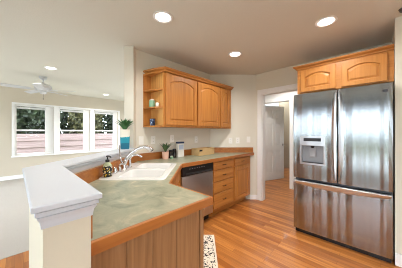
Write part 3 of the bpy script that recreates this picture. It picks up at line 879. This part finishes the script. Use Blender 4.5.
# small dark ceiling sensor above the right wall
t = thing('ceiling_sensor', 'small dark round fitting on the ceiling at the far right', 'sensor', (.14, 2.50, H))
bm = bmnew(); lathe(bm, [(.02, -.022), (.032, -.02), (.036, -.008), (.04, -.0005)], (.155, 2.50, H), 18); obj('housing', bm, M['dgrey'], t, True)

# ---------------------------------------------------------------- ceiling fan
fxx, fyy = -5.2, .43; fz = lz(fxx)
t = thing('ceiling_fan', 'white five blade ceiling fan hanging in the living room', 'fan', (fxx, fyy, fz))
bm = bmnew(); lathe(bm, [(.03, -.07), (.055, -.055), (.07, -.02), (.072, -.001)], (fxx, fyy, fz), 20); obj('canopy', bm, M['fan'], t, True)
bm = bmnew(); tube(bm, [(fxx, fyy, fz - .05), (fxx, fyy, fz - .16)], .013, 10); obj('downrod', bm, M['fan'], t, True)
bm = bmnew(); lathe(bm, [(.05, -.33), (.085, -.315), (.09, -.295), (.125, -.28), (.15, -.25), (.15, -.20), (.12, -.17), (.05, -.15)], (fxx, fyy, fz), 26); obj('motor', bm, M['fan'], t, True)
bm = bmnew(); lathe(bm, [(.02, -.375), (.05, -.365), (.06, -.34), (.055, -.331)], (fxx, fyy, fz), 20); obj('switch_cup', bm, M['fan'], t, True)
bm = bmnew(); tube(bm, [(fxx + .02, fyy, fz - .37), (fxx + .02, fyy, fz - .47)], .002, 6); lathe(bm, [(.004, -.02), (.01, -.01), (.006, 0)], (fxx + .02, fyy, fz - .47), 8); obj('pull_chain', bm, M['steel_dark'], t, True)
for k in range(5):
    a = math.radians(274 + 72 * k)
    def blade(bm):
        pts = [(.20, -.05), (.24, -.06), (.57, -.068), (.61, -.055), (.625, 0), (.61, .055), (.57, .068), (.24, .06), (.20, .05)]
        prism(bm, pts, -.004, .004)
        bmesh.ops.rotate(bm, cent=(0, 0, 0), matrix=Matrix.Rotation(math.radians(11), 3, 'X'), verts=bm.verts)
    bl = obj('blade', mapped(blade, place(fxx, fyy, fz - .285, a)), M['fan'], t)
    def iron(bm):
        prism(bm, [(.10, -.02), (.20, -.03), (.26, -.03), (.26, .03), (.20, .03), (.10, .02)], -.012, -.006)
    obj('blade_bracket', mapped(iron, place(fxx, fyy, fz - .283, a)), M['fan'], bl)

# ---------------------------------------------------------------- outlets
def outlet(loc, rz, lab, kind='outlet'):
    t = thing('wall_outlet' if kind == 'outlet' else 'light_switch', lab, kind, loc, 'wall plates above the counter')
    m = place(loc[0], loc[1], loc[2], rz)
    obj('cover_plate', mapped(lambda b: box(b, -.036, .036, -.006, -.0006, -.058, .058, .002), m), M['plate'], t)
    if kind == 'outlet':
        for dz in (-.022, .022):
            o = obj('socket', mapped(lambda b: box(b, -.016, .016, -.008, -.0061, dz - .015, dz + .015, .0008), m), M['plate'], t)
            def slots(b):
                for dx in (-.006, .006): box(b, dx - .0012, dx + .0012, -.0085, -.0081, dz - .004, dz + .006)
            obj('slot', mapped(slots, m), M['black'], o)
    else:
        obj('rocker', mapped(lambda b: box(b, -.015, .015, -.010, -.0061, -.032, .032, .0015), m), M['plate'], t)
outlet((-2.38, 1.231, 1.194), PI / 2, 'white switch plate below the open end shelf', 'switch')
outlet((-2.38, 1.419, 1.195), PI / 2, 'white outlet plate over the tip of the tall faucet')
outlet((-2.38, 1.761, 1.209), PI / 2, 'white outlet plate behind the succulent in the blush pot')
outlet((-2.38, 2.293, 1.179), PI / 2, 'white outlet plate above the woven basket')
A45 = PI / 4
outlet((-2.10, 2.96, 1.145), A45, 'white outlet plate on the angled wall, closest to the woven basket')
outlet((-2.00, 3.06, 1.150), A45, 'white outlet plate in the middle of the angled wall')
outlet((-1.85, 3.21, 1.168), A45, 'white switch plate on the angled wall nearest the door casing', 'switch')

# ---------------------------------------------------------------- things on the counter
# black pump bottle with patterned body
def pattern_mat():
    m = mat('black_yellow_pattern', srgb(40, 38, 30), 0.35); nt = m.node_tree; b = nt.nodes['Principled BSDF']
    tc = nt.nodes.new('ShaderNodeTexCoord'); v = nt.nodes.new('ShaderNodeTexVoronoi'); v.inputs['Scale'].default_value = 42
    nt.links.new(tc.outputs['Object'], v.inputs['Vector'])
    r = ramp(nt, [(0.0, srgb(206, 176, 60)), (.20, srgb(216, 212, 196)), (.36, srgb(28, 32, 32)), (.66, srgb(28, 32, 32)), (.72, srgb(206, 176, 50))])
    nt.links.new(v.outputs['Distance'], r.inputs['Fac'])
    r.color_ramp.interpolation = 'CONSTANT'
    nt.links.new(r.outputs['Color'], b.inputs['Base Color'])
    return m
M['pattern'] = pattern_mat()
M['glassgreen'] = mat('clear_soap', srgb(176, 184, 150), 0.2)
sp = P3(1.575, -.805, SZ)
t = thing('pump_bottle', 'black pump soap bottle with yellow and black pattern on the sink edge', 'bottle', sp)
bm = bmnew(); lathe(bm, [(.034, 0), (.038, .004), (.038, .085), (.036, .092)], sp, 24); obj('body', bm, M['pattern'], t, True)
bm = bmnew(); lathe(bm, [(.036, .0925), (.034, .10), (.022, .118), (.014, .124)], sp, 24); obj('shoulder', bm, M['glassgreen'], t, True)
bm = bmnew(); lathe(bm, [(.016, .1245), (.017, .14), (.014, .145), (.006, .148), (.006, .168), (.012, .170), (.012, .180)], sp, 18); o = obj('pump', bm, M['black'], t, True)
bm = bmnew(); tube(bm, [P3(1.575, -.805, SZ + .176), P3(1.555, -.775, SZ + .176), P3(1.548, -.764, SZ + .170)], .006, 8); obj('nozzle', bm, M['black'], o, True)

# blue-glazed vase with plant on the ledge
def vase_mat():
    m = mat('two_tone_vase', srgb(236, 230, 214), 0.4); nt = m.node_tree; b = nt.nodes['Principled BSDF']
    tc = nt.nodes.new('ShaderNodeTexCoord'); sx = nt.nodes.new('ShaderNodeSeparateXYZ')
    nt.links.new(tc.outputs['Object'], sx.inputs[0])
    n = nt.nodes.new('ShaderNodeTexNoise'); n.inputs['Scale'].default_value = 22; nt.links.new(tc.outputs['Object'], n.inputs['Vector'])
    ma = nt.nodes.new('ShaderNodeMath'); ma.operation = 'MULTIPLY_ADD'; ma.inputs[1].default_value = .05; nt.links.new(n.outputs['Fac'], ma.inputs[0]); nt.links.new(sx.outputs['Z'], ma.inputs[2])
    r = ramp(nt, [(0, srgb(18, 104, 130)), (.09, srgb(30, 140, 160)), (.165, srgb(70, 170, 178)), (.175, srgb(238, 232, 216))])
    r.color_ramp.interpolation = 'CONSTANT'
    nt.links.new(ma.outputs[0], r.inputs['Fac']); nt.links.new(r.outputs['Color'], b.inputs['Base Color'])
    return m
M['vase'] = vase_mat()
vp = P3(2.295, -.955, 1.1005)
t = thing('glazed_vase', 'tall cream and turquoise vase on the half wall ledge beside the column', 'vase', vp)
bm = bmnew()
def sq(r, z, k=.25):
    return [(vp[0] + x, vp[1] + y, vp[2] + z) for x, y in rrect(-r, r, -r, r, r * k, 3)]
prev = None
for r, z in ((.046, 0), (.050, .004), (.054, .12), (.058, .235), (.060, .242), (.054, .242), (.050, .215)):
    cur = [bm.verts.new(p) for p in sq(r, z)]
    if prev:
        for i in range(len(cur)): bm.faces.new((prev[i], prev[(i + 1) % len(cur)], cur[(i + 1) % len(cur)], cur[i]))
    else: bm.faces.new(cur[::-1])
    prev = cur
bm.faces.new(prev); bmesh.ops.rotate(bm, cent=vp, matrix=Matrix.Rotation(YAW + .45, 3, 'Z'), verts=bm.verts)
obj('vessel', bm, M['vase'], t, True)
def leaves(bm, c, n, length, width, spread, rise):
    for k in range(n):
        a = 2 * PI * k / n * 2.4 + random.random(); s = spread * (.35 + .65 * random.random()); L = length * (.7 + .3 * random.random())
        dirv = Vector((math.cos(a), math.sin(a), 0)); side = Vector((-math.sin(a), math.cos(a), 0))
        prevv = None; m = 6
        for i in range(m + 1):
            u = i / m
            p = Vector(c) + dirv * (s * L * u * (.6 + .6 * u)) + Vector((0, 0, rise * L * (u - .45 * s * u * u)))
            w = width * math.sin(PI * min(.98, .12 + .86 * u)) * .5
            th = Vector((0, 0, w * .35))
            q = [bm.verts.new(p - side * w), bm.verts.new(p - th), bm.verts.new(p + side * w), bm.verts.new(p + th * .2)]
            if prevv:
                for e in range(4): bm.faces.new((prevv[e], prevv[(e + 1) % 4], q[(e + 1) % 4], q[e]))
            else: bm.faces.new(q)
            prevv = q
        bm.faces.new(prevv[::-1])
bm = bmnew(); leaves(bm, (vp[0], vp[1], vp[2] + .2155), 30, .21, .034, .8, 1.0); obj('foliage', bm, M['leaf'], t, True)

# succulent in blush pot
pp = (-2.255, 1.55, CT1 + .0008)
t = thing('potted_succulent', 'spiky green succulent in a blush pink pot on the counter', 'plant', pp)
bm = bmnew(); lathe(bm, [(.038, 0), (.042, .004), (.050, .105), (.051, .11), (.045, .11), (.043, .095)], pp, 24); obj('pot', bm, M['pink'], t, True)
bm = bmnew(); lathe(bm, [(.0432, .0955), (.01, .099)], pp, 20); obj('soil', bm, M['soil'], t)
bm = bmnew(); leaves(bm, (pp[0], pp[1], pp[2] + .094), 22, .215, .034, .55, .85); obj('foliage', bm, M['leaf2'], t, True)
# jars
def jar(x, y, r, h, lab, lid=True, m='dark_glass', name='jar'):
    c = (x, y, CT1 + .0008)
    t = thing(name, lab, 'jar', c, 'small jars on the counter')
    bm = bmnew(); lathe(bm, [(r * .9, 0), (r, .004), (r, h * .8), (r * .8, h * .88)], c, 20); obj('body', bm, M[m], t, True)
    bm = bmnew(); lathe(bm, [(r * .82, h * .882), (r * .85, h * .89), (r * .85, h), (r * .7, h * 1.005)], c, 20); obj('lid', bm, M['black' if m == 'dark_glass' else 'cream_cer'], t, True)
jar(-2.285, 1.665,   .030, .125, 'dark glass jar just behind the blush pot')
jar(-2.30, 1.745, .034, .135, 'larger dark glass jar next to the white card')
jar(-2.225, 1.640, .022, .040, 'tiny pale jar standing before the dark jars', m='green_glaze')
# white card with dark top edge, leaning box
t = thing('recipe_box', 'upright white box with a dark blue top band on the counter', 'box', (-2.30, 1.86, CT1))
bm = bmnew(); box(bm, -2.325, -2.275, 1.80, 1.925, CT1 + .0008, CT1 + .215, .003); obj('body', bm, M['plate'], t)
M['navy'] = mat('navy_card', srgb(52, 66, 104), .5)
bm = bmnew(); box(bm, -2.327, -2.273, 1.798, 1.855, CT1 + .2155, CT1 + .243, .002); box(bm, -2.327, -2.273, 1.866, 1.927, CT1 + .2155, CT1 + .243, .002); obj('lid_band', bm, M['navy'], t)
M['blueish'] = mat('pale_blue_label', srgb(196, 206, 226), .5)
bm = bmnew(); box(bm, -2.2749, -2.2738, 1.815, 1.91, CT1 + .12, CT1 + .195); obj('label_panel', bm, M['blueish'], t)
# woven basket
t = thing('woven_basket', 'low rectangular woven basket on the counter below the wall cabinets', 'basket', (-2.24, 2.33, CT1))
bm = bmnew()
y0, y1, xa, xb = 2.135, 2.54, -2.33, -2.155
z0 = CT1 + .0008
for k in range(9):
    z = z0 + k * .0115; o_ = .0015 * (k % 2)
    box(bm, xa - o_, xb + o_, y0 - o_, y0 + .012, z, z + .0112, .003); box(bm, xa - o_, xb + o_, y1 - .012, y1 + o_, z, z + .0112, .003)
    box(bm, xa - o_, xa + .012, y0 + .012, y1 - .012, z, z + .0112, .003); box(bm, xb - .012, xb + o_, y0 + .012, y1 - .012, z, z + .0112, .003)
box(bm, xa + .01, xb - .01, y0 + .01, y1 - .01, z0, z0 + .008)
obj('weave', bm, M['wicker'], t)
bm = bmnew()
for q in ((xa - .004, xb + .004, y0 - .004, y0 + .014), (xa - .004, xb + .004, y1 - .014, y1 + .004), (xa - .004, xa + .014, y0 + .014, y1 - .014), (xb - .014, xb + .004, y0 + .014, y1 - .014)):
    box(bm, q[0], q[1], q[2], q[3], z0 + .1045, z0 + .118, .004)
obj('rim', bm, M['wicker'], t)
bm = bmnew(); box(bm, xb + .0025, xb + .005, 2.155, 2.225, z0 + .072, z0 + .099, .001); obj('tag', bm, M['black'], t, label='small dark tag on the basket front')

# things on the end shelf
def mug_pattern():
    m = mat('blue_white_pattern', srgb(60, 90, 130), .3); nt = m.node_tree; b = nt.nodes['Principled BSDF']
    tc = nt.nodes.new('ShaderNodeTexCoord'); v = nt.nodes.new('ShaderNodeTexVoronoi'); v.inputs['Scale'].default_value = 45
    nt.links.new(tc.outputs['Object'], v.inputs['Vector'])
    r = ramp(nt, [(0, srgb(214, 220, 226)), (.34, srgb(66, 96, 134)), (.6, srgb(36, 52, 84))]); nt.links.new(v.outputs['Distance'], r.inputs['Fac'])
    nt.links.new(r.outputs['Color'], b.inputs['Base Color']); return m
M['mugpat'] = mug_pattern()
def mug(c, r, h, m, name, lab, hd):
    t = thing(name, lab, 'mug', c)
    bm = bmnew(); lathe(bm, [(r * .85, 0), (r, .006), (r, h), (r * .9, h), (r * .88, h * .5), (r * .8, .01)], c, 22); obj('body', bm, M[m], t, True)
    a = hd; dx, dy = math.cos(a), math.sin(a)
    bm = bmnew(); tube(bm, smooth_path([(c[0] + dx * r * .96, c[1] + dy * r * .96, c[2] + h * .8), (c[0] + dx * (r + .02), c[1] + dy * (r + .02), c[2] + h * .72), (c[0] + dx * (r + .022), c[1] + dy * (r + .022), c[2] + h * .4), (c[0] + dx * r * .97, c[1] + dy * r * .97, c[2] + h * .22)], 5), .005, 8)
    obj('handle', bm, M[m], t, True)
mug((-2.255, 1.335, UZ0 + .0186), .036, .095, 'mugpat', 'patterned_mug', 'blue and white patterned mug on the lowest end shelf', -.2)
c = (-2.27, 1.338, 1.6536)
t = thing('green_canister', 'pale green ceramic canister on the middle end shelf', 'canister', c)
bm = bmnew(); lathe(bm, [(.036, 0), (.040, .005), (.040, .085), (.034, .094)], c, 22); obj('body', bm, M['green_glaze'], t, True)
bm = bmnew(); lathe(bm, [(.035, .0945), (.036, .10), (.03, .108), (.008, .110), (.008, .12)], c, 20); obj('lid', bm, M['cream_cer'], t, True)
c = (-2.155, 1.352, 1.6536)
t = thing('small_cream_pot', 'small cream pot with wooden lid next to the green canister', 'pot', c)
bm = bmnew(); lathe(bm, [(.020, 0), (.024, .004), (.024, .05), (.020, .055)], c, 18); obj('body', bm, M['cream_cer'], t, True)
bm = bmnew(); lathe(bm, [(.021, .0555), (.021, .064), (.018, .067)], c, 18); obj('lid', bm, M['oakpale'], t, True)

# ---------------------------------------------------------------- runner rug
def rug_mat():
    m = mat('cream_black_rug', srgb(226, 216, 198), 1.0); nt = m.node_tree; b = nt.nodes['Principled BSDF']
    tc = nt.nodes.new('ShaderNodeTexCoord'); mp = nt.nodes.new('ShaderNodeMapping')
    mp.inputs['Rotation'].default_value = (0, 0, -YAW)
    nt.links.new(tc.outputs['Object'], mp.inputs['Vector'])
    w = nt.nodes.new('ShaderNodeTexVoronoi'); w.feature = 'DISTANCE_TO_EDGE'; w.inputs['Scale'].default_value = 26
    nt.links.new(mp.outputs['Vector'], w.inputs['Vector'])
    n = nt.nodes.new('ShaderNodeTexNoise'); n.inputs['Scale'].default_value = 30; n.inputs['Detail'].default_value = 2; n.inputs['Distortion'].default_value = 1.2
    nt.links.new(mp.outputs['Vector'], n.inputs['Vector'])
    mm = nt.nodes.new('ShaderNodeMath'); mm.operation = 'MULTIPLY_ADD'; mm.inputs[1].default_value = .9; nt.links.new(w.outputs['Distance'], mm.inputs[0]); nt.links.new(n.outputs['Fac'], mm.inputs[2])
    r = ramp(nt, [(.52, srgb(40, 38, 38)), (.57, srgb(232, 222, 206))]); nt.links.new(mm.outputs[0], r.inputs['Fac'])
    nt.links.new(r.outputs['Color'], b.inputs['Base Color']); return m
M['rug'] = rug_mat()
M['rugedge'] = mat('cream_rug_border', srgb(228, 218, 200), 1.0, bump=(300, .6, .003))
t = thing('runner_rug', 'cream runner rug with black pattern on the wood floor before the sink', 'rug', P3(1.9, 0, 0))
rc = [D(1.45, -.17), D(1.45, .165), D(2.32, .165), D(2.32, -.17)]
bm = bmnew(); prism(bm, rc, .001, .008); obj('border', bm, M['rugedge'], t)
rc = [D(1.47, -.15), D(1.47, .145), D(2.30, .145), D(2.30, -.15)]
bm = bmnew(); prism(bm, rc, .0082, .0095); obj('field', bm, M['rug'], t)

# ---------------------------------------------------------------- garden beyond the windows
M['bounce_slab'] = mat('pale_bounce_slab', srgb(214, 212, 206), .9, bump=(20, .5, .01))
bm = bmnew()
box(bm, -9.0, 8.0, -9.0, -2.76, -.30, -.06); box(bm, 2.76, 8.0, -2.76, 7.0, -.30, -.06); box(bm, -8.0, -2.0, 4.42, 9.0, -.30, -.06); o = struct('bounce_ground', bm, M['bounce_slab'])  # unseen pale slabs added to bounce sky light up to the ceilings
bm = bmnew(); box(bm, -150, 60, -100, 100, -.45, -.35); o = struct('ground', bm, M['ground'])
fxp = -10.6
t = thing('garden_fence', 'pale weathered fence of horizontal boards outside the windows', 'fence', (fxp, 2, -.35))
bm = bmnew()
for k in range(11): box(bm, fxp + .03 * (k % 2), fxp + .02 + .03 * (k % 2), -6, 10, -.30 + k * .14 - .015, -.30 + k * .14 + .145, .004)
obj('board_panel', bm, M['fence'], t)
for y in (-5.5, -3.2, -.9, 1.4, 3.7, 6.0, 8.3):
    bm = bmnew(); box(bm, fxp - .09, fxp - .001, y, y + .09, -.36, 1.24, .004); obj('post', bm, M['fence'], t)

def leaf_mat(name, a, b_):
    m = mat(name, a, .6); nt = m.node_tree; b = nt.nodes['Principled BSDF']
    tc = nt.nodes.new('ShaderNodeTexCoord'); n = nt.nodes.new('ShaderNodeTexNoise'); n.inputs['Scale'].default_value = 5; n.inputs['Detail'].default_value = 4
    nt.links.new(tc.outputs['Object'], n.inputs['Vector'])
    r = ramp(nt, [(.35, a), (.65, b_)]); nt.links.new(n.outputs['Fac'], r.inputs['Fac']); nt.links.new(r.outputs['Color'], b.inputs['Base Color']); return m
M['fol1'] = leaf_mat('dark_evergreen', srgb(22, 30, 20), srgb(62, 74, 48))
M['fol2'] = leaf_mat('bright_shrub', srgb(40, 46, 26), srgb(116, 112, 74))
def tree(x, y, r, zc, h, n, m, name, lab):
    t = thing(name, lab, 'tree', (x, y, -.35), 'trees beyond the garden fence')
    bm = bmnew(); tube(bm, [(x, y, -.36), (x + .05, y, zc * .5), (x, y + .04, zc)], [.13, .10, .06], 10); obj('trunk', bm, M['bark'], t, True)
    bm = bmnew()
    for k in range(n):
        u = random.uniform(-1, 1); a = random.uniform(0, 2 * PI); rr = random.random() ** .45
        s = math.sqrt(max(0, 1 - u * u))
        p = Vector((x + r * rr * s * math.cos(a), y + r * rr * s * math.sin(a), zc + h * rr * u))
        w = random.uniform(.07, .17)
        e1 = Vector((random.uniform(-1, 1), random.uniform(-1, 1), random.uniform(-1, 1))).normalized() * w
        e2 = e1.orthogonal().normalized() * w * .6
        bm.faces.new([bm.verts.new(q) for q in (p - e1, p + e2, p + e1, p - e2)])
    obj('crown', bm, m, t)
tree(-12.2, -1.6, 1.0, 2.0, 1.9, 2600, M['fol1'], 'evergreen_tree', 'dark evergreen behind the fence, at the outer edge of the window farthest from the faucet')
tree(-12.2, .72, 1.0, 2.0, 1.9, 2800, M['fol1'], 'evergreen_tree', 'dark evergreen behind the fence, in the window farthest from the faucet')
tree(-12.2, 2.9, .85, 2.0, 1.9, 2400, M['fol2'], 'leafy_shrub', 'pale leafy shrub behind the fence, in the middle window')
tree(-12.2, 4.95, .95, 2.0, 1.9, 2800, M['fol1'], 'evergreen_tree', 'dark evergreen behind the fence, in the window beside the vase')
tree(-12.2, 7.1, 1.0, 2.0, 1.9, 2600, M['fol1'], 'evergreen_tree', 'dark evergreen behind the fence, past the window beside the vase')
for k, y in enumerate((-3.0, .2, 3.4, 6.6, 9.8)):
    tree(-15.2, y, 1.58, 2.3, 2.9, 6000, M['fol1'], 'tall_conifer', ['tall conifer of the back row, first from the rear wall end', 'tall conifer of the back row behind the outer evergreens', 'tall conifer of the back row behind the pale leafy shrub', 'tall conifer of the back row behind the evergreen by the vase window', 'tall conifer of the back row, last past the windows'][k])
